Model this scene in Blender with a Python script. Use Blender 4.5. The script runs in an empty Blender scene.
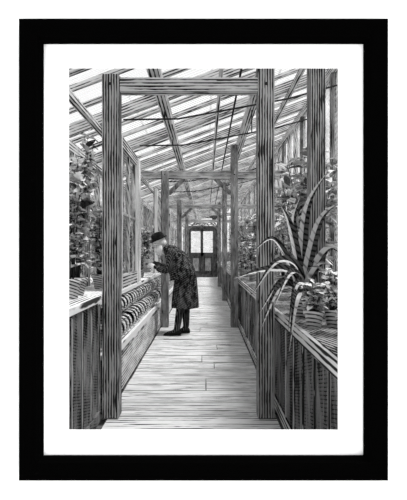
import bpy, math, random
from mathutils import Vector, Matrix
random.seed(7)
R = random.random
scene = bpy.context.scene
scene.view_settings.view_transform = 'Standard'

# ------------------------------------------------------------------ materials
def hatch(name, n=(1,1,0), spacing=0.03, dark=0.02, light=0.8, duty=0.35,
          nscale=(6,6,6), namp=0.9, warp=0.35, rough=0.9, n2=None, duty2=0.2, glass=False, island=0.0):
    """ink-line (wood engraving) material: lines perpendicular to n; line thickness swells with noise"""
    m = bpy.data.materials.new(name); m.use_nodes = True
    nt = m.node_tree; N = nt.nodes; L = nt.links
    for x in list(N): N.remove(x)
    out = N.new('ShaderNodeOutputMaterial')
    tc = N.new('ShaderNodeTexCoord')
    mp = N.new('ShaderNodeMapping'); mp.inputs['Scale'].default_value = nscale
    L.new(tc.outputs['Object'], mp.inputs['Vector'])
    nz = N.new('ShaderNodeTexNoise'); nz.inputs['Scale'].default_value = 1.0
    nz.inputs['Detail'].default_value = 3.0; nz.inputs['Roughness'].default_value = 0.6
    L.new(mp.outputs['Vector'], nz.inputs['Vector'])
    def math_(op, a, b=None):
        k = N.new('ShaderNodeMath'); k.operation = op
        for i, v in enumerate((a, b)):
            if v is None: continue
            if isinstance(v, (int, float)): k.inputs[i].default_value = v
            else: L.new(v, k.inputs[i])
        return k.outputs[0]
    ns = math_('SUBTRACT', nz.outputs['Fac'], 0.5)
    def lines(nv, dty):
        nv = Vector(nv).normalized()
        d = N.new('ShaderNodeVectorMath'); d.operation = 'DOT_PRODUCT'
        L.new(tc.outputs['Object'], d.inputs[0]); d.inputs[1].default_value = nv
        u = math_('MULTIPLY', d.outputs['Value'], 2*math.pi/spacing)
        w = math_('MULTIPLY', ns, warp*12)
        s = math_('SINE', math_('ADD', u, w))
        s = math_('ADD', s, math_('MULTIPLY', ns, namp*6))
        thr = math.cos(math.pi*dty)
        mr = N.new('ShaderNodeMapRange'); mr.inputs['From Min'].default_value = thr-0.35
        mr.inputs['From Max'].default_value = thr+0.35
        L.new(s, mr.inputs['Value'])
        return mr.outputs['Result']
    f = lines(n, duty)
    if n2 is not None:
        f = math_('MAXIMUM', f, lines(n2, duty2))
    mx = N.new('ShaderNodeMix'); mx.data_type = 'RGBA'
    L.new(f, mx.inputs['Factor'])
    mx.inputs['A'].default_value = (light, light, light, 1)
    mx.inputs['B'].default_value = (dark, dark, dark, 1)
    if island > 0:
        g = N.new('ShaderNodeNewGeometry')
        r = math_('MULTIPLY', math_('POWER', g.outputs['Random Per Island'], island), light)
        cb = N.new('ShaderNodeCombineColor')
        for i in range(3): L.new(r, cb.inputs[i])
        L.new(cb.outputs[0], mx.inputs['A'])
    if glass:
        tr = N.new('ShaderNodeBsdfTransparent'); tr.inputs['Color'].default_value = (0.98,0.98,0.98,1)
        df = N.new('ShaderNodeBsdfTranslucent'); df.inputs['Color'].default_value = (dark, dark, dark, 1)
        ms = N.new('ShaderNodeMixShader'); L.new(f, ms.inputs[0])
        L.new(tr.outputs[0], ms.inputs[1]); L.new(df.outputs[0], ms.inputs[2])
        gl = N.new('ShaderNodeBsdfGlossy'); gl.inputs['Roughness'].default_value = 0.1
        m2 = N.new('ShaderNodeMixShader'); m2.inputs[0].default_value = 0.03
        L.new(ms.outputs[0], m2.inputs[1]); L.new(gl.outputs[0], m2.inputs[2])
        L.new(m2.outputs[0], out.inputs['Surface'])
    else:
        b = N.new('ShaderNodeBsdfPrincipled')
        b.inputs['Roughness'].default_value = rough
        b.inputs['Specular IOR Level'].default_value = 0.05
        L.new(mx.outputs['Result'], b.inputs['Base Color'])
        L.new(b.outputs[0], out.inputs['Surface'])
    return m

def plain(name, c, rough=0.6, spec=0.1):
    m = bpy.data.materials.new(name); m.use_nodes = True
    b = m.node_tree.nodes['Principled BSDF']; N = m.node_tree.nodes; L = m.node_tree.links
    nz = N.new('ShaderNodeTexNoise'); nz.inputs['Scale'].default_value = 60
    mr = N.new('ShaderNodeMapRange'); mr.inputs['To Min'].default_value = c*0.985; mr.inputs['To Max'].default_value = min(1, c*1.015)
    L.new(nz.outputs['Fac'], mr.inputs['Value']); L.new(mr.outputs[0], b.inputs['Base Color'])
    b.inputs['Roughness'].default_value = rough
    b.inputs['Specular IOR Level'].default_value = spec
    return m

M_white = plain('wall_white_paint', 0.99, 0.9)
M_mat = plain('mat_board_white', 0.96, 0.95)
M_paper = plain('paper_margin', 0.86, 0.95)
M_black = plain('black_lacquer', 0.0008, 0.9, 0.0)
M_postv = hatch('timber_vertical', (1,0.7,0), 0.0175, 0.02, 0.42, 0.50, (16,16,4), 0.9, 0.5)
M_beamx = hatch('timber_cross', (0,0.6,1), 0.022, 0.02, 0.62, 0.40, (4,14,14), 0.9, 0.4)
M_beamy = hatch('timber_long', (1,0,1), 0.026, 0.02, 0.62, 0.38, (10,2,10), 0.8, 0.3)
M_raft = hatch('timber_rafter', (-0.35,0.7,0.93), 0.024, 0.03, 0.65, 0.34, (3,8,8), 0.8, 0.3)
M_floor = hatch('floor_plank', (0,1,0), 0.042, 0.05, 0.80, 0.20, (2.5,16,1), 0.95, 0.6)
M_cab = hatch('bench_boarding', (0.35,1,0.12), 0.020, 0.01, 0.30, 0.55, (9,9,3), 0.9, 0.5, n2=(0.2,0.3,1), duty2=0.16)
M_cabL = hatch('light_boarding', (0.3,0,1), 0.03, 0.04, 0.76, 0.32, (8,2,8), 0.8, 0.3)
M_top = hatch('bench_top', (1,0,0.3), 0.035, 0.05, 0.85, 0.24, (8,2,6), 0.8, 0.3)
M_topr = hatch('counter_top', (1,0.3,0.3), 0.030, 0.02, 0.48, 0.50, (10,7,8), 1.0, 0.5)  # darker than the bench top: shadow under the plants put into the colour
M_case = hatch('casement_wood', (0.3,1,0.0), 0.030, 0.04, 0.85, 0.30, (8,10,2.0), 0.7, 0.5)
M_sash = hatch('sash_bar_wood', (1,0.7,0.2), 0.03, 0.03, 0.65, 0.34, (8,8,4), 0.8, 0.3)
M_wallb = hatch('end_wall_boards', (1,0,0), 0.07, 0.02, 0.45, 0.5, (7,5,2.2), 0.7, 0.3)
M_door = hatch('door_wood', (1,0,0), 0.05, 0.015, 0.16, 0.55, (9,6,4), 0.8, 0.3)
M_doorp = hatch('door_panel', (1,0,0), 0.06, 0.04, 0.50, 0.4, (8,6,3), 0.8, 0.3)
M_roofg = hatch('roof_glass', (0.1,1,0.0), 0.065, 0.42, 0.9, 0.28, (3,3,3), 0.6, 0.2, glass=True)
M_wallg = hatch('wall_glass', (0,1,1), 0.05, 0.42, 0.9, 0.22, (3,3,3), 0.7, 0.3, glass=True)
M_doorg = hatch('door_glass', (0,1,1), 0.3, 0.8, 0.9, 0.04, (2,2,2), 0.2, 0.2, glass=True)
M_pot = hatch('clay_pot', (0.2,0.3,1), 0.022, 0.04, 0.60, 0.36, (10,10,10), 0.5, 0.1)
M_potin = plain('pot_soil', 0.02, 0.95)
M_potrow = hatch('stacked_clay_pot', (0.1,0.2,1), 0.03, 0.03, 0.72, 0.24, (12,12,12), 0.9, 0.3)
M_leaf = hatch('leaf_engraved', (1,0.4,0.7), 0.04, 0.02, 0.95, 0.07, (14,14,14), 0.5, 0.2, island=0.7)
M_leaft = hatch('tree_leaf', (1,0.4,0.7), 0.06, 0.10, 0.68, 0.18, (8,8,8), 0.5, 0.2, island=0.8)
M_straplit = hatch('strap_leaf_lit_half', (0.6,0.5,0.8), 0.05, 0.15, 0.60, 0.14, (10,10,10), 0.4, 0.2)  # highlight along the strap leaf, painted as a lighter half
M_strapshade = hatch('strap_leaf_shaded_half', (0.6,0.5,0.8), 0.03, 0.008, 0.07, 0.4, (16,16,16), 0.6, 0.2)  # same leaf's other half, shade painted into the colour
M_stem = plain('stem', 0.05, 0.9)
M_coat = hatch('overcoat_cloth', (0.5,0.2,1.0), 0.024, 0.008, 0.24, 0.76, (26,26,12), 0.9, 0.5)
M_trou = hatch('trouser_cloth', (1,1,0.1), 0.02, 0.01, 0.14, 0.66, (20,20,6), 0.6, 0.3)
M_skin = hatch('skin', (0,0.5,1), 0.02, 0.15, 0.80, 0.08, (30,30,30), 0.3, 0.2)
M_beard = hatch('white_beard', (1,0.6,0), 0.02, 0.25, 0.95, 0.12, (20,20,10), 0.4, 0.4)
M_hat = hatch('felt_hat', (0,0,1), 0.014, 0.006, 0.06, 0.78, (16,16,16), 0.6, 0.2)
M_shoe = plain('shoe_leather', 0.008, 0.5)
M_iron = plain('iron_rod', 0.03, 0.6)
M_ground = plain('garden_gravel', 0.80, 0.95)

# ------------------------------------------------------------------ mesh builder
LIM=(-1.44,1.54)
class B:
    def __init__(s): s.v=[]; s.f=[]; s.m=[]; s.mats=[]; s.sm=[]; s.lim=None
    def mi(s, mat):
        if mat not in s.mats: s.mats.append(mat)
        return s.mats.index(mat)
    def add(s, vs, fs, mat, smooth=False):
        o=len(s.v); k=s.mi(mat); s.v.extend([tuple(v) for v in vs])
        for f in fs: s.f.append([i+o for i in f]); s.m.append(k); s.sm.append(smooth)
    def box(s,x0,x1,y0,y1,z0,z1,mat):
        vs=[(x,y,z) for x in (x0,x1) for y in (y0,y1) for z in (z0,z1)]
        s.add(vs,[(0,1,3,2),(4,6,7,5),(0,4,5,1),(2,3,7,6),(0,2,6,4),(1,5,7,3)],mat)
    def beam(s,p0,p1,w,h,mat,up=(0,0,1)):
        p0=Vector(p0);p1=Vector(p1);d=(p1-p0).normalized();u=Vector(up)
        a=d.cross(u).normalized()*(w/2);b=a.cross(d).normalized()*(h/2)
        vs=[]
        for p in(p0,p1): vs+= [p-a-b,p+a-b,p+a+b,p-a+b]
        s.add(vs,[(3,2,1,0),(4,5,6,7),(0,1,5,4),(1,2,6,5),(2,3,7,6),(3,0,4,7)],mat)
    def rings(s,rs,mat,cap=True,smooth=True):
        n=len(rs[0]);vs=[p for r in rs for p in r];fs=[]
        for i in range(len(rs)-1):
            for j in range(n):
                k=(j+1)%n; fs.append((i*n+j,i*n+k,(i+1)*n+k,(i+1)*n+j))
        if cap: fs.append(tuple(range(n-1,-1,-1))); fs.append(tuple((len(rs)-1)*n+j for j in range(n)))
        s.add(vs,fs,mat,smooth)
    def lathe(s,c,prof,mat,axis=(0,0,1),seg=20,cap=False,smooth=True):
        ax=Vector(axis).normalized(); t=Vector((1,0,0)) if abs(ax.x)<0.9 else Vector((0,1,0))
        a=ax.cross(t).normalized(); b=ax.cross(a)
        rs=[[Vector(c)+ax*h+(a*math.cos(q)+b*math.sin(q))*r for q in [2*math.pi*j/seg for j in range(seg)]] for r,h in prof]
        s.rings(rs,mat,cap,smooth)
    def tube(s,pts,rad,mat,seg=8):
        pts=[Vector(p) for p in pts]; rs=[]
        for i,p in enumerate(pts):
            d=(pts[min(i+1,len(pts)-1)]-pts[max(i-1,0)]).normalized()
            t=Vector((0,0,1)) if abs(d.z)<0.9 else Vector((1,0,0))
            a=d.cross(t).normalized(); b=d.cross(a)
            r=rad[i] if isinstance(rad,(list,tuple)) else rad
            rs.append([p+(a*math.cos(q)+b*math.sin(q))*r for q in [2*math.pi*j/seg for j in range(seg)]])
        s.rings(rs,mat)
    def ellip(s,c,r,mat,nu=16,nv=10,fn=None):
        rs=[]
        for i in range(nv+1):
            t=-math.pi/2+math.pi*i/nv
            t=max(-1.55,min(1.55,t))
            row=[]
            for j in range(nu):
                q=2*math.pi*j/nu
                p=Vector((math.cos(t)*math.cos(q)*r[0],math.cos(t)*math.sin(q)*r[1],math.sin(t)*r[2]))
                row.append(Vector(c)+p)
            rs.append(row)
        s.rings(rs,mat)
    def leaf(s,c,d,up,l,w,mat,curl=0.25):
        c=Vector(c);d=Vector(d).normalized();a=d.cross(Vector(up))
        if s.lim:
            e=c.x+d.x*l
            if min(e,c.x)-w*.5<LIM[0] or max(e,c.x)+w*.5>LIM[1]: return
        if a.length<1e-3:a=Vector((1,0,0))
        a.normalize();n=a.cross(d)
        vs=[c,c+d*l*.35+a*w*.5+n*w*.15,c+d*l*.35-a*w*.5+n*w*.15,c+d*l*.4,
            c+d*l*.72+a*w*.36-n*l*curl*.3,c+d*l*.72-a*w*.36-n*l*curl*.3,c+d*l-n*l*curl, c+d*l*.74-n*l*curl*.4]
        s.add(vs,[(0,1,3),(0,3,2),(1,4,7,3),(2,3,7,5),(4,6,7),(5,7,6)],mat,False)
    def ribbon(s,pts,w,n=14,th=0.25):
        """tapered strap leaf, folded along the midrib"""
        P=[Vector(p) for p in pts];P=[P[0]*2-P[1]]+P+[P[-1]*2-P[-2]]
        out=[];m=len(P)-3
        for i in range(n+1):
            t=i/n*m;k=min(int(t),m-1);t-=k
            a,b,c,d=P[k:k+4]
            out.append(0.5*((2*b)+(c-a)*t+(2*a-5*b+4*c-d)*t*t+(3*b-a-3*c+d)*t**3))
        vs=[];f1=[];f2=[]
        for i,p in enumerate(out):
            d=(out[min(i+1,n)]-out[max(i-1,0)]).normalized()
            a=d.cross(Vector((0,-0.9,.7)))
            if a.length<.1:a=d.cross(Vector((0,1,0)))
            a.normalize();nn=a.cross(d);q=i/n
            ww=w*(0.55+0.9*math.sin(math.pi*min(1,q*0.9+.12)))*(1-q**3)*.6+0.002
            vs+=[p-a*ww+nn*ww*th*2,p,p+a*ww+nn*ww*th*2]
        for i in range(n):
            o=i*3;f1.append((o,o+1,o+4,o+3));f2.append((o+1,o+2,o+5,o+4))
        s.add(vs,f1,M_straplit,True);s.add(vs,f2,M_strapshade,True)  # one side of the midrib painted lit, the other painted shaded
    def build(s,name,parent=None,bevel=0):
        me=bpy.data.meshes.new(name);me.from_pydata(s.v,[],s.f)
        for m in s.mats: me.materials.append(m)
        me.polygons.foreach_set('material_index',s.m);me.polygons.foreach_set('use_smooth',s.sm)
        me.update();ob=bpy.data.objects.new(name,me);scene.collection.objects.link(ob)
        if parent: ob.parent=parent
        if bevel:
            md=ob.modifiers.new('bev','BEVEL');md.width=bevel;md.segments=2;md.limit_method='ANGLE'
        return ob
def empty(name,loc=(0,0,0)):
    e=bpy.data.objects.new(name,None);scene.collection.objects.link(e);e.empty_display_size=.1;return e

XL,XR,YE=-1.5,1.6,24.0
Y0=1.965
def roofz(x): return 2.75+0.375*(x+1.2)

# ------------------------------------------------------------------ framed opening + front wall
b=B()
b.box(-3.2,-0.625,1.905,1.96,0,4.6,M_white);b.box(0.60,3.4,1.905,1.96,0,4.6,M_white)
b.box(-0.625,0.60,1.905,1.96,0,0.55,M_white);b.box(-0.625,0.60,1.905,1.96,2.18,4.6,M_white)
b.build('wall_front')
pf=empty('picture_frame')
def rectring(x0,x1,z0,z1,X0,X1,Z0,Z1,ya,yb,mat,bevel,name):
    b=B()
    b.box(X0,x0,ya,yb,Z0,Z1,mat);b.box(x1,X1,ya,yb,Z0,Z1,mat)
    b.box(x0,x1,ya,yb,Z0,z0,mat);b.box(x0,x1,ya,yb,z1,Z1,mat)
    return b.build(name,pf,bevel)
b=B()
def mould(X0,X1,Z0,Z1,w,ya,yb):
    prof=[(0,yb),(0,ya+.006),(.006,ya),(w-.018,ya),(w-.010,ya+.010),(w,ya+.014),(w,yb)]
    cs=[]
    for sx,sz in((0,0),(1,0),(1,1),(0,1)):
        cs.append([( (X1-t) if sx else (X0+t), y, (Z1-t) if sz else (Z0+t)) for t,y in prof])
    n=len(prof);vs=[p for c in cs for p in c];fs=[]
    for i in range(4):
        k=(i+1)%4
        for j in range(n-1): fs.append((i*n+j,k*n+j,k*n+j+1,i*n+j+1))
    b.add(vs,fs,M_black)
mould(-0.776,0.755,0.402,2.318,0.094,1.86,1.904)
b.build('moulding',pf)
rectring(-0.594,0.568,0.584,2.137,-0.69,0.67,0.49,2.23,1.893,1.898,M_mat,0.0015,'mat_board')
rectring(-0.579,0.557,0.599,2.126,-0.61,0.585,0.57,2.155,1.899,1.903,M_paper,0,'print_margin')

# ------------------------------------------------------------------ ground & floor
b=B();b.box(-30,30,-12,45,-0.30,-0.16,M_ground);b.build('ground')
b=B();y=Y0+0.01
while y<YE:
    w=random.choice([.34,.42,.30,.38])
    dz=random.uniform(-.004,.004)
    sp=random.choice([None,None,random.uniform(-.4,.3)])
    if sp is None: b.box(-.80,.575,y,y+w-.022,-.05,dz,M_floor)
    else:
        b.box(-.80,sp-.005,y,y+w-.022,-.05,dz,M_floor);b.box(sp+.005,.575,y,y+w-.022,-.05,dz-.002,M_floor)
    y+=w
b.box(XL,XR,Y0,YE,-.155,-.055,M_cab)
b.build('floor')

# ------------------------------------------------------------------ side walls
def side_wall(x,name,step,sillz,out):
    b=B();zt=roofz(x)
    b.box(min(x,x+out*.12),max(x,x+out*.12),Y0,YE,-.05,sillz,M_cabL)
    b.box(min(x-out*.03,x+out*.14),max(x-out*.03,x+out*.14),Y0,YE,sillz,sillz+.05,M_beamy)
    b.box(min(x,x+out*.1),max(x,x+out*.1),Y0,YE,zt-.16,zt-.05,M_beamy)
    y=Y0+.05;i=0
    while y<YE:
        w=.09 if i%3==0 else .035
        b.box(min(x,x+out*.08),max(x,x+out*.08),y,y+w,sillz+.05,zt-.16,M_postv if i%3==0 else M_sash)
        y+=step;i+=1
    b.box(min(x+out*.02,x+out*.06),max(x+out*.02,x+out*.06),Y0,YE,(sillz+zt)/2+.2,(sillz+zt)/2+.24,M_sash)
    b.box(min(x+out*.038,x+out*.042),max(x+out*.038,x+out*.042),Y0,YE,sillz+.05,zt-.16,M_wallg)
    return b.build(name)
side_wall(XL,'wall_left',.62,.86,-1)
side_wall(XR,'wall_right',.62,.78,1)

# ------------------------------------------------------------------ roof
b=B();xa,xb=XL-.2,XR+.2
y=2.2;i=0
while y<YE:
    big=i%3==0
    w,h=(.08,.12) if big else (.045,.05)
    b.beam((xa,y,roofz(xa)+(.0 if big else .03)),(xb,y,roofz(xb)+(.0 if big else .03)),w,h,M_raft)
    y+=.44;i+=1
for x,w,h in((-1.15,.05,.07),(-.45,.10,.11),(.15,.04,.06),(.62,.11,.12),(1.15,.05,.07)):
    b.beam((x,Y0+.02,roofz(x)-.10),(x,YE,roofz(x)-.10),w,h,M_beamy)
b.build('roof_rafter_frame',None,.004)
b=B()
xs=[xa+(xb-xa)*k/4 for k in range(5)]
for k in range(4):
    x0,x1=xs[k],xs[k+1]+.03
    z0,z1=roofz(x0)+.095,roofz(x1)+.085
    b.add([(x0,Y0,z0),(x1,Y0,z1),(x1,YE,z1),(x0,YE,z0)],[(0,1,2,3)],M_roofg)
b.build('ceiling')
b=B()
for y in(4.9,6.1,9.2,10.8):
    b.tube([(-.9,y,2.79),(-.3,y,2.80),(.9,y,3.02),(1.55,y,3.2)],.010,M_iron,6)
    for x in(-.45,.62): b.tube([(x,y,roofz(x)-.15),(x,y,2.80+max(0,(x+.3)*.18))],.008,M_iron,6)
b.tube([(.30,2.2,2.90),(.30,16,2.90)],.010,M_iron,6)
b.build('ventilator_rod')

# ------------------------------------------------------------------ timber portals
def portal(y,xl,xr,zb,xbl,xbr,w=.13,zt=None,hb=.11,brace=True):
    b=B()
    zl=(zt or roofz(xl)-.12);zr=(zt or roofz(xr)-.12)
    b.box(xl-w/2,xl+w/2,y-w/2,y+w/2,0.006,zl,M_postv)
    b.box(xr-w/2,xr+w/2,y-w/2,y+w/2,0.006,zr,M_postv)
    b.box(xbl,xbr,y-w/2+.012,y+w/2-.012,zb,zb+hb,M_beamx)
    if brace:
        b.beam((xl+w/2,y,zb-.26),(xl+w/2+.28,y,zb+.01),.07,.07,M_postv,(0,1,0))
        b.beam((xr-w/2,y,zb-.26),(xr-w/2-.28,y,zb+.01),.07,.07,M_postv,(0,1,0))
    for x in(xl,xr): b.lathe((x,y-w/2-.004,zb+hb/2),[(.014,0),(.014,.01)],M_iron,(0,1,0),10,True)
    return b.build('timber_post_frame',None,.006)
portal(3.7,-.773,.487,2.655,-.70,.42,.135,None,.11,False)
portal(8.1,-.735,.51,2.66,-1.38,1.52,.13,None,.15)
portal(12.5,-.74,.51,2.56,-1.38,1.52,.13)
portal(17.5,-.74,.51,2.5,-1.38,1.52,.12)
b=B();b.box(.93,1.07,4.02,4.16,.858,roofz(1)-.08,M_postv)
b.box(.90,1.10,3.99,4.19,.858,.90,M_postv)
b.build('timber_post',None,.006)

# ------------------------------------------------------------------ left benches
b=B()
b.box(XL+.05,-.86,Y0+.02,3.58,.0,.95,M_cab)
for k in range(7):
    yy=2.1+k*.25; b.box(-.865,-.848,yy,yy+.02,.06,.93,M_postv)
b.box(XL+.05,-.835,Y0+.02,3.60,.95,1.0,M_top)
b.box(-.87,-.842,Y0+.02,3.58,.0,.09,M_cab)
b.build('potting_bench',None,.005)
b=B()
b.box(XL+.05,-.93,3.86,YE-.3,.88,.93,M_top)
b.box(-1.07,-1.045,3.86,YE-.3,.0,.88,M_cab)
b.box(-1.045,-.82,3.86,YE-.3,.42,.46,M_top)
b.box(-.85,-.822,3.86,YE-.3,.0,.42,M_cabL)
b.beam((-.812,3.86,.43),(-.812,YE-.3,.43),.018,.10,M_top)
b.build('plant_staging',None,.004)
def potrow(cx,cz,r,y0,y1,dy):
    b=B();y=y0
    while y<y1:
        j=random.uniform(-.005,.005)
        b.lathe((cx+j,y,cz+j),[(r*.60,dy*1.5),(r*.78,dy*.42),(r*.80,dy*.36),(r*.98,dy*.33),(r*1.02,0),(r*.90,0),(r*.76,dy*.5),(r*.50,dy*.9)],M_potrow,(0,1,0),18,False)
        y+=dy
    return b.build('stacked_flower_pots')
potrow(-.925,.568,.103,4.0,13,.20)
potrow(-.970,.772,.090,4.05,13,.18)

# ------------------------------------------------------------------ left casement windows
def casement(x,y0,y1,z0,z1,n,nz,st=.16):
    b=B();t=.035
    b.box(x-t,x+t,y0,y0+st,z0,z1,M_case);b.box(x-t,x+t,y1-st,y1,z0,z1,M_case)
    b.box(x-t,x+t,y0+st,y1-st,z0,z0+.16,M_beamy);b.box(x-t,x+t,y0+st,y1-st,z1-.12,z1,M_beamy)
    for i in range(1,n):
        yy=y0+(y1-y0)*i/n;b.box(x-.02,x+.02,yy-.02,yy+.02,z0+.1,z1-.08,M_sash)
    for i in range(1,nz):
        zz=z0+(z1-z0)*i/nz;b.box(x-.02,x+.02,y0+.05,y1-.05,zz-.015,zz+.015,M_sash)
    b.box(x-.003,x+.003,y0+.05,y1-.05,z0+.1,z1-.08,M_wallg)
    return b
b=casement(-.975,4.75,6.5,.932,2.66,2,2,.34);b.build('window_1',None,.004)
b=casement(-1.0,8.9,10.6,.932,2.6,3,2);b.build('window_2',None,.004)
b=casement(-1.0,11.0,12.3,.932,2.5,3,2);b.build('window_3',None,.004)

# ------------------------------------------------------------------ right counter
b=B()
b.box(.58,.625,Y0+.02,YE-.3,.78,.86,M_beamy)
b.box(.625,XR-.05,Y0+.02,YE-.3,.815,.855,M_topr)
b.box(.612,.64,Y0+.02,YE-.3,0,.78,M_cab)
y=2.2
while y<20:
    b.box(.60,.614,y,y+.022,.0,.78,M_postv);y+=.3
b.box(.590,.612,Y0+.02,YE-.3,.0,.10,M_beamy)
b.build('plant_counter',None,.005)

# ------------------------------------------------------------------ end wall & door
b=B()
dx0,dx1,dh=-1.02,.58,2.66
fw=.12
b.box(XL,dx0-fw,YE,YE+.1,-.05,1.3,M_wallb);b.box(dx1+fw,XR,YE,YE+.1,-.05,1.3,M_wallb)
b.add([(XL,YE+.04,1.3),(XR,YE+.04,1.3),(XR,YE+.04,roofz(XR)),(XL,YE+.04,roofz(XL))],[(0,1,2,3)],M_wallg)
for x in(XL,-1.36,-1.22,.76,.92,1.08,1.24,1.40,XR-.08): b.box(x,x+.06,YE,YE+.08,1.3,3.2 if x>0 else 2.6,M_sash)
b.box(XL,dx0-fw,YE-.01,YE+.1,1.3,1.38,M_beamx);b.box(dx1+fw,XR,YE-.01,YE+.1,1.3,1.38,M_beamx)
b.box(XL,XR,YE-.02,YE+.1,3.29,3.44,M_beamx)
b.build('wall_back')
d=empty('door_1')
b=B()
b.box(dx0-fw,dx0,YE-.10,YE-.0,0.0,3.15,M_door);b.box(dx1,dx1+fw,YE-.10,YE-.0,0,3.15,M_door)
b.box(dx0-fw,dx1+fw,YE-.10,YE-.0,3.15,3.28,M_door);b.box(dx0,dx1,YE-.08,YE-.0,dh,dh+.08,M_door)
b.build('door_frame',d)
b=B();c=(dx0+dx1)/2
def arch(b,cx,cz,r,w,mat,y,n=14,a0=0,a1=math.pi,sx=1.0):
    pts=[(cx+sx*r*math.cos(a0+(a1-a0)*i/n),cz+r*math.sin(a0+(a1-a0)*i/n)) for i in range(n+1)]
    for p,q in zip(pts,pts[1:]): b.beam((p[0],y,p[1]),(q[0],y,q[1]),.04,w,mat,(0,0,1) if abs(p[0]-q[0])>1e-4 else (1,0,0))
arch(b,c,dh+.08,.31,.05,M_door,YE-.03,14,0,math.pi,2.5)
arch(b,c,dh+.08,.15,.04,M_door,YE-.03,14,0,math.pi,2.5)
for k in range(6):
    a=math.pi*(k+.5)/6; b.beam((c,YE-.03,dh+.1),(c+.74*math.cos(a),YE-.03,dh+.1+.30*math.sin(a)),.03,.04,M_door,(0,1,0))
for s_ in(-1,1): b.box(c+s_*.66-.12,c+s_*.66+.12,YE-.05,YE-.02,dh+.34,dh+.49,M_door)
b.build('transom_fretwork',d)
b=B();s=.22;YD=YE-.07
b.box(dx0,dx0+s,YD,YD+.06,.01,dh,M_door);b.box(dx1-s,dx1,YD,YD+.06,.01,dh,M_door)
b.box(dx0+s,dx1-s,YD,YD+.06,.01,.24,M_door);b.box(dx0+s,dx1-s,YD,YD+.06,dh-.2,dh,M_door)
b.box(dx0+s,dx1-s,YD,YD+.06,1.12,1.32,M_door)
b.box(c-.07,c+.07,YD,YD+.06,.2,dh-.1,M_door)
for a,e in((dx0+s,c-.07),(c+.07,dx1-s)):
    b.box(a,e,YD+.035,YD+.045,.2,1.15,M_door)
    b.box(a+.09,e-.09,YD+.005,YD+.03,.34,1.02,M_doorp)
    b.box(a,e,YD+.028,YD+.034,1.3,dh-.15,M_doorg)
b.lathe((dx1-.12,YD-.02,1.2),[(.0,-.03),(.03,-.03),(.035,0),(.012,.01),(.012,.03)],M_iron,(0,1,0),12)
b.build('door_leaf',d)

# ------------------------------------------------------------------ plants
def rdir(zb=0.2):
    a=R()*6.283;v=Vector((math.cos(a),math.sin(a),random.uniform(-.5,.9)+zb));return v.normalized()
def pot(b,x,y,z,r,h):
    b.lathe((x,y,z),[(r*.3,0.001),(r*.66,0),(r*.90,h*.74),(r*.92,h*.76),(r*1.04,h*.77),(r*1.06,h),(r*.94,h),(r*.92,h*.86)],M_pot)
    b.lathe((x,y,z+h*.84),[(r*.93,0),(.001,.004)],M_potin)
def bushy(name,x,y,z,r,h,H,spread,stems,nl,ll,lw,mat=M_leaf,pw=True,lean=(0,0),xlim=None):
    b=B();b.lim=True
    if pw: pot(b,x,y,z,r,h)
    z0=z+(h*.85 if pw else 0)
    for i in range(stems):
        a=R()*6.283;s=spread*math.sqrt(R());hh=H*random.uniform(.6,1)
        tx=max(LIM[0]+.04,min(LIM[1]-.04,x+math.cos(a)*s+lean[0]))
        tip=Vector((tx,y+math.sin(a)*s+lean[1],z0+hh))
        base=Vector((x+math.cos(a)*r*.3,y+math.sin(a)*r*.3,z0));mid=(base+tip)/2+Vector((math.cos(a)*-s*.12,0,hh*.1))
        b.tube([base,mid,tip],[.008,.006,.003],M_stem,5)
        for k in range(nl):
            t=random.uniform(.12,1.02);p=base.lerp(mid,t*2) if t<.5 else mid.lerp(tip,t*2-1)
            dd=rdir();l=ll*random.uniform(.6,1.2)
            if xlim and p.x+dd.x*l>xlim: continue
            b.leaf(p,dd,(R()-.5,R()-.5,1),l,lw*random.uniform(.7,1.2),mat)
    return b.build(name)
bushy('potted_geranium',.70,2.92,.857,.066,.115,.24,.12,11,14,.062,.045)
bushy('potted_geranium',.845,2.97,.857,.066,.115,.33,.13,11,14,.062,.045)
bushy('potted_geranium',.83,2.66,.857,.055,.10,.24,.10,10,14,.055,.04)
bushy('potted_broadleaf_shrub',1.12,4.75,.857,.13,.22,1.35,.36,18,24,.20,.085)
bushy('potted_broadleaf_shrub',1.36,3.75,.857,.13,.22,1.15,.22,14,24,.19,.08)
bushy('potted_broadleaf_shrub',1.2,3.25,.857,.11,.18,1.0,.2,13,20,.16,.07)
bushy('potted_fern',.98,5.6,.857,.12,.2,.8,.32,14,26,.13,.045)
bushy('potted_fern',1.30,6.5,.857,.12,.2,1.5,.28,16,28,.18,.065)
for yy,xx,H in((6.2,.80,.42),(7.6,.80,.62),(8.9,.80,.5),(9.9,.8,.7),(11.2,.82,.6),(13.2,.82,.8),(15,.9,.8)):
    bushy('potted_plant',xx,yy,.857,.09,.15,H,.15,9,16,.10,.055,M_leaf)
for yy,xx,H in((8.0,1.22,1.5),(9.6,1.22,1.4),(11.6,1.2,1.4),(14,1.2,1.4),(17.5,1.1,1.3)):
    bushy('potted_shrub',xx,yy,.857,.12,.2,H,.3,14,26,.19,.08)
b=B();px,py=.735,3.42
pot(b,px,py,.857,.10,.17)
O=(px,py,1.0)
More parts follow.
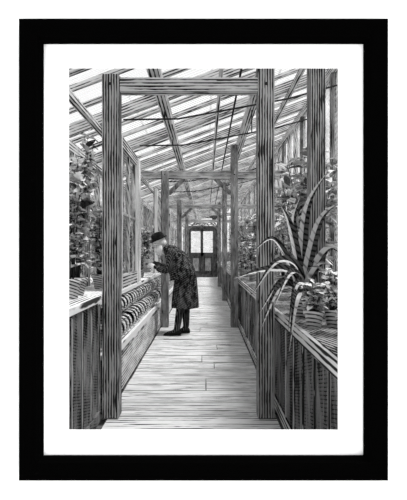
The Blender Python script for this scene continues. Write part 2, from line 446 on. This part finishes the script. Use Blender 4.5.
S=[([(.62,3.30,1.20),(.42,3.25,1.22),(.20,3.25,1.16)],.044),
   ([(.62,3.22,1.10),(.50,3.15,1.08),(.38,3.12,.82)],.042),
   ([(.66,3.26,1.24),(.50,3.2,1.28),(.33,3.2,1.05)],.040),
   ([(.62,3.45,1.30),(.50,3.42,1.45),(.36,3.40,1.36)],.034),
   ([(.68,3.40,1.35),(.62,3.38,1.58),(.56,3.36,1.70)],.038),
   ([(.74,3.45,1.40),(.78,3.42,1.72),(.92,3.4,1.96)],.042),
   ([(.78,3.40,1.30),(.86,3.35,1.60),(1.02,3.30,1.74)],.042),
   ([(.82,3.40,1.22),(.92,3.30,1.38),(1.05,3.25,1.25)],.044),
   ([(.76,3.30,1.14),(.80,3.16,1.26),(.86,3.12,1.26)],.036),
   ([(.68,3.22,1.06),(.60,3.02,1.02),(.545,2.95,.70)],.042),
   ([(.66,3.45,1.12),(.56,3.5,1.10),(.40,3.35,.90)],.034),
   ([(.72,3.52,1.30),(.70,3.6,1.6),(.76,3.62,1.80)],.036),
   ([(.70,3.30,1.16),(.58,3.12,1.20),(.46,3.0,1.00)],.036),
   ([(.70,3.25,1.12),(.62,3.14,1.10),(.565,3.10,.80)],.034)]
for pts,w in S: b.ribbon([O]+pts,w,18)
b.build('potted_agave')
bushy('climbing_plant',-1.02,3.36,1.002,.09,.15,.98,.18,14,22,.095,.06,M_leaf,True,(-.02,.0))
bushy('potted_plant',-1.12,3.0,1.002,.08,.14,.6,.16,10,16,.085,.055,M_leaf)
bushy('climbing_plant',-1.22,4.2,.932,.11,.18,1.35,.2,16,26,.12,.075,M_leaf)
for yy,H in((5.2,.9),(6.3,.9),(7.3,.75),(9.4,.8),(11,.9),(13,.9),(15,.9)):
    bushy('potted_plant',-1.22,yy,.932,.10,.16,H,.13,12,20,.12,.065,xlim=-1.03)
bushy('potted_plant',-1.08,7.40,.932,.075,.13,.36,.11,9,14,.075,.045)
def tree(name,x,y,h,rad,n):
    b=B()
    b.tube([(x,y,-.17),(x+.05,y,h*.35),(x-.05,y+.1,h*.7)],[.12,.09,.04],M_stem,8)
    for i in range(n):
        a=R()*6.283;rr=rad*R()**.4;t=random.uniform(-1,1);q=math.sqrt(1-t*t)
        p=(x+rr*q*math.cos(a)*.7,y+rr*q*math.sin(a),h*.5+rr*t*h*.45/rad)
        b.leaf(p,rdir(),(R()-.5,R()-.5,1),random.uniform(.14,.3),random.uniform(.06,.13),M_leaft)
    b.build(name)
for yy in(4.5,8,12,17): tree('garden_tree',-3.3-R()*.5,yy,random.uniform(2.8,3.3),1.5,1500)
for yy in(5,8.5,12.5,17.5): tree('garden_tree',3.4+R()*.5,yy,random.uniform(3.2,3.8),1.6,1700)

# ------------------------------------------------------------------ the man
man=empty('man')
FX,FY=-.49,7.35
def W(f,s,z): return Vector((FX-f, FY-s, z))   # s>0 = his left, toward the viewer
def loft(name,secs,mat,n=40,fold=0,fa=0.02,open_=False,thick=0):
    b=B();rs=[]
    for i,(f,z,rf,rs_,tilt) in enumerate(secs):
        ring=[];q=1-i/(len(secs)-1)
        for j in range(n):
            a=2*math.pi*j/n
            k=1+ (fa*q*math.sin(fold*a+.6*i)+fa*.5*q*math.sin((fold*2-1)*a) if fold else 0)
            df=math.cos(a)*rf*k; ds=math.sin(a)*rs_*k
            ring.append(W(f+df*math.cos(tilt),ds,z-df*math.sin(tilt)))
        rs.append(ring)
    b.rings(rs,mat,cap=not open_)
    o=b.build(name,man)
    if thick: md=o.modifiers.new('s','SOLIDIFY');md.thickness=thick
    md=o.modifiers.new('sub','SUBSURF');md.levels=1;md.render_levels=1
    return o
sk=[ # f,s,z,r, parent
 (-.17,0,.93,.13,-1),(-.13,0,1.08,.14,0),(-.04,0,1.22,.15,1),(.05,0,1.32,.11,2),(.14,0,1.39,.06,3),(.20,0,1.43,.052,4),
 (-.17,.10,.86,.105,0),(-.08,.10,.48,.074,6),(-.02,.10,.09,.055,7),(.04,.10,.05,.04,8),(.15,.105,.035,.033,9),
 (-.19,-.10,.86,.105,0),(-.16,-.10,.48,.074,11),(-.16,-.11,.09,.055,12),(-.09,-.11,.05,.04,13),(.01,-.115,.035,.033,14),
 (.04,.17,1.30,.075,3),(.10,.25,1.05,.058,16),(.30,.12,1.10,.040,17),(.355,.09,1.125,.030,18),
 (.04,-.17,1.30,.075,3),(.14,-.24,1.06,.058,20),(.35,-.10,1.16,.040,21),(.40,-.07,1.19,.030,22)]
me=bpy.data.meshes.new('body')
me.from_pydata([tuple(W(f,s,z)) for f,s,z,r,p in sk],[(i,p) for i,(f,s,z,r,p) in enumerate(sk) if p>=0],[])
ob=bpy.data.objects.new('body',me);scene.collection.objects.link(ob);ob.parent=man
md=ob.modifiers.new('skin','SKIN');md.use_smooth_shade=True
for i,v in enumerate(me.skin_vertices[0].data):
    v.radius=(sk[i][3],sk[i][3]);v.use_root=(i==0)
md=ob.modifiers.new('sub','SUBSURF');md.levels=2;md.render_levels=2
me.materials.append(M_trou)
loft('overcoat',[(-.15,.44,.215,.24,0),(-.155,.60,.21,.23,0),(-.16,.78,.195,.215,0),(-.165,.95,.18,.20,.1),(-.13,1.09,.17,.205,.35),
   (-.06,1.20,.16,.215,.6),(.02,1.30,.135,.215,.75),(.09,1.36,.105,.15,.8),(.14,1.405,.075,.085,.8),(.165,1.43,.068,.075,.8)],M_coat,44,7,.07,True,.012)
loft('cape',[(-.12,.93,.21,.27,.25),(-.10,1.04,.205,.275,.35),(-.055,1.15,.195,.275,.5),(.005,1.25,.175,.26,.65),(.06,1.33,.14,.215,.75),(.11,1.385,.10,.12,.8),(.15,1.42,.078,.085,.8)],M_coat,40,6,.06,True,.01)
b=B()
for pts in([(.04,.17,1.30),(.075,.23,1.16),(.11,.255,1.05),(.20,.19,1.065),(.31,.115,1.10)],[(.04,-.17,1.30),(.09,-.22,1.16),(.14,-.245,1.06),(.24,-.17,1.10),(.36,-.095,1.165)]):
    b.tube([W(*p) for p in pts],[.082,.076,.070,.062,.055],M_coat,16)
o=b.build('sleeves',man);md=o.modifiers.new('sub','SUBSURF');md.levels=1;md.render_levels=1
b=B()
for f,s in((.0,.10),(-.14,-.11)):
    rs=[]
    for t,w,h in((-.085,.022,.05),(-.07,.038,.085),(-.02,.040,.095),(.05,.043,.07),(.12,.048,.052),(.17,.036,.04),(.195,.012,.022)):
        rs.append([W(f+t,s+w*math.cos(a),max(.006,h*.5+.006+h*.5*math.sin(a))) for a in [2*math.pi*j/14 for j in range(14)]])
    b.rings(rs,M_shoe)
b.build('shoes',man)
hc=W(.275,0,1.515)
Rm=Matrix.Rotation(math.pi-.0,4,'Z')
Rt=Matrix.Rotation(0.42,4,'Y')
Ry=Matrix.Rotation(0.45,4,'Z')   # turned a little towards the viewer
def H(p):
    v=Ry@(Rm@(Rt@Vector(p))); return hc+v
b=B()
rs=[];nv=18;nu=28
for i in range(nv+1):
    t=max(-1.54,min(1.54,-math.pi/2+math.pi*i/nv));ring=[]
    for j in range(nu):
        a=2*math.pi*j/nu
        x=math.cos(t)*math.cos(a);y=math.cos(t)*math.sin(a);z=math.sin(t)
        X,Y,Z=x*.098,y*.076,z*.122
        if z<0: X*=1+z*.12;Y*=1+z*.28
        if x>.6:
            g=math.exp(-(y/.18)**2)
            X+=.030*g*math.exp(-((z+.12)/.13)**2)+.012*g*math.exp(-((z-.02)/.1)**2)
            X+=.010*math.exp(-(y/.5)**2)*math.exp(-((z-.22)/.08)**2)
            X-=.012*(math.exp(-((y-.35)/.15)**2)+math.exp(-((y+.35)/.15)**2))*math.exp(-((z-.08)/.1)**2)
            X+=.006*g*math.exp(-((z+.45)/.07)**2)
        ring.append(H((X,Y,Z)))
    rs.append(ring)
b.rings(rs,M_skin)
for s in(-1,1):
    b.ellip(H((.082,s*.028,.010)),(.010,.012,.009),M_potin,10,8)
    rs=[[H((-.005+.022*k*math.cos(a),s*(.074+dy),-.005+.034*k*math.sin(a))) for a in [2*math.pi*j/12 for j in range(12)]] for k,dy in((.7,-.006),(1,.008),(.8,.016),(.4,.008))]
    b.rings(rs,M_skin)
    b.tube([H((.088,s*.010,.033)),H((.090,s*.03,.040)),H((.078,s*.05,.034))],[.006,.009,.005],M_beard,6)
b.tube([H((.104,-.022,-.052)),H((.109,0,-.05)),H((.104,.022,-.052))],[.004,.006,.004],M_coat,6)
b.build('head',man)
b=B()
for i in range(150):
    s=random.uniform(-1,1);t=R()
    a=s*1.45
    p=Vector((.092*math.cos(a)*(1-.1*t),.072*math.sin(a),-.045-.055*t))
    q=p+Vector((.022+.015*R(),s*.008,-.07-.09*R()*(1-abs(s)*.6)))
    b.tube([H(p*0.95),H((p+q)/2+Vector((.01,0,0))),H(q)],[.009,.010,.002],M_beard,5)
for i in range(80):
    s=random.choice((-1,1));a=random.uniform(1.7,3.14)
    p=Vector((.098*math.cos(a),s*.078*math.sin(a),random.uniform(-.02,.05)));q=p+Vector((-.008,s*.004,-.06))
    b.tube([H(p),H((p+q)/2),H(q)],[.008,.009,.003],M_beard,5)
b.build('beard_and_hair',man)
b=B();rs=[]
for r,z in((.085,.040),(.132,.038),(.142,.046),(.138,.052),(.100,.052),(.097,.075),(.096,.110),(.088,.135),(.068,.152),(.035,.160),(.001,.162)):
    rs.append([H((r*1.08*math.cos(a)-.006,r*.92*math.sin(a),z+(.012*math.sin(a)**2 if r>.12 else 0))) for a in [2*math.pi*j/28 for j in range(28)]])
b.rings(rs,M_hat)
b.build('hat',man)
def hand(name,wr,d,palmn,sgn):
    b=B();wr=W(*wr);d=(W(*d)-W(0,0,0)).normalized();pn=(W(*palmn)-W(0,0,0));pn=(pn-d*pn.dot(d)).normalized();a=d.cross(pn)*sgn
    rs=[]
    for t,w,h in((-.03,.024,.021),(0,.027,.018),(.03,.038,.016),(.065,.043,.015),(.09,.041,.012)):
        rs.append([wr+d*t+a*w*math.cos(q)+pn*h*math.sin(q) for q in [2*math.pi*j/14 for j in range(14)]])
    b.rings(rs,M_skin)
    for k,(o,l) in enumerate(((-.031,.058),(-.010,.072),(.011,.078),(.031,.068))):
        p=wr+d*.082+a*o;d1=(d+pn*.35).normalized();d2=(d+pn*1.1).normalized();d3=(d*.4+pn*1.2).normalized()
        p1=p+d1*l*.45;p2=p1+d2*l*.33;p3=p2+d3*l*.27
        b.tube([p,p1,p2,p3],[.0095,.009,.008,.006],M_skin,8)
    p=wr+d*.02+a*.03;q=p+(d*.5+a*.9+pn*.3).normalized()*.035;r=q+(d+a*.2+pn*.7).normalized()*.03;t=r+(d+pn*.9-a*.2).normalized()*.024
    b.tube([p,q,r,t],[.013,.012,.010,.007],M_skin,8)
    b.build(name,man)
hand('hand_left',(.335,.10,1.115),(1,-.25,.25),(0,-1,-.3),1)
hand('hand_right',(.385,-.08,1.18),(1,.2,.25),(0,1,-.3),-1)

# ------------------------------------------------------------------ light & world
w=bpy.data.worlds.new('World');scene.world=w;w.use_nodes=True
w.node_tree.nodes['Background'].inputs['Color'].default_value=(1,1,1,1)
w.node_tree.nodes['Background'].inputs['Strength'].default_value=1.0
sd=bpy.data.lights.new('sun','SUN');sd.energy=6.0;sd.angle=.35
so=bpy.data.objects.new('sun',sd);scene.collection.objects.link(so)
so.rotation_euler=Vector((-.40,.12,-.9)).to_track_quat('-Z','Y').to_euler()

cd=bpy.data.cameras.new('camera');cd.sensor_width=36;cd.lens=32.4;cd.clip_start=.05;cd.clip_end=200
cd.shift_x=-.005;cd.shift_y=.004
co=bpy.data.objects.new('camera',cd);scene.collection.objects.link(co)
co.location=(0,0,1.35);co.rotation_euler=(math.pi/2,0,0);scene.camera=co
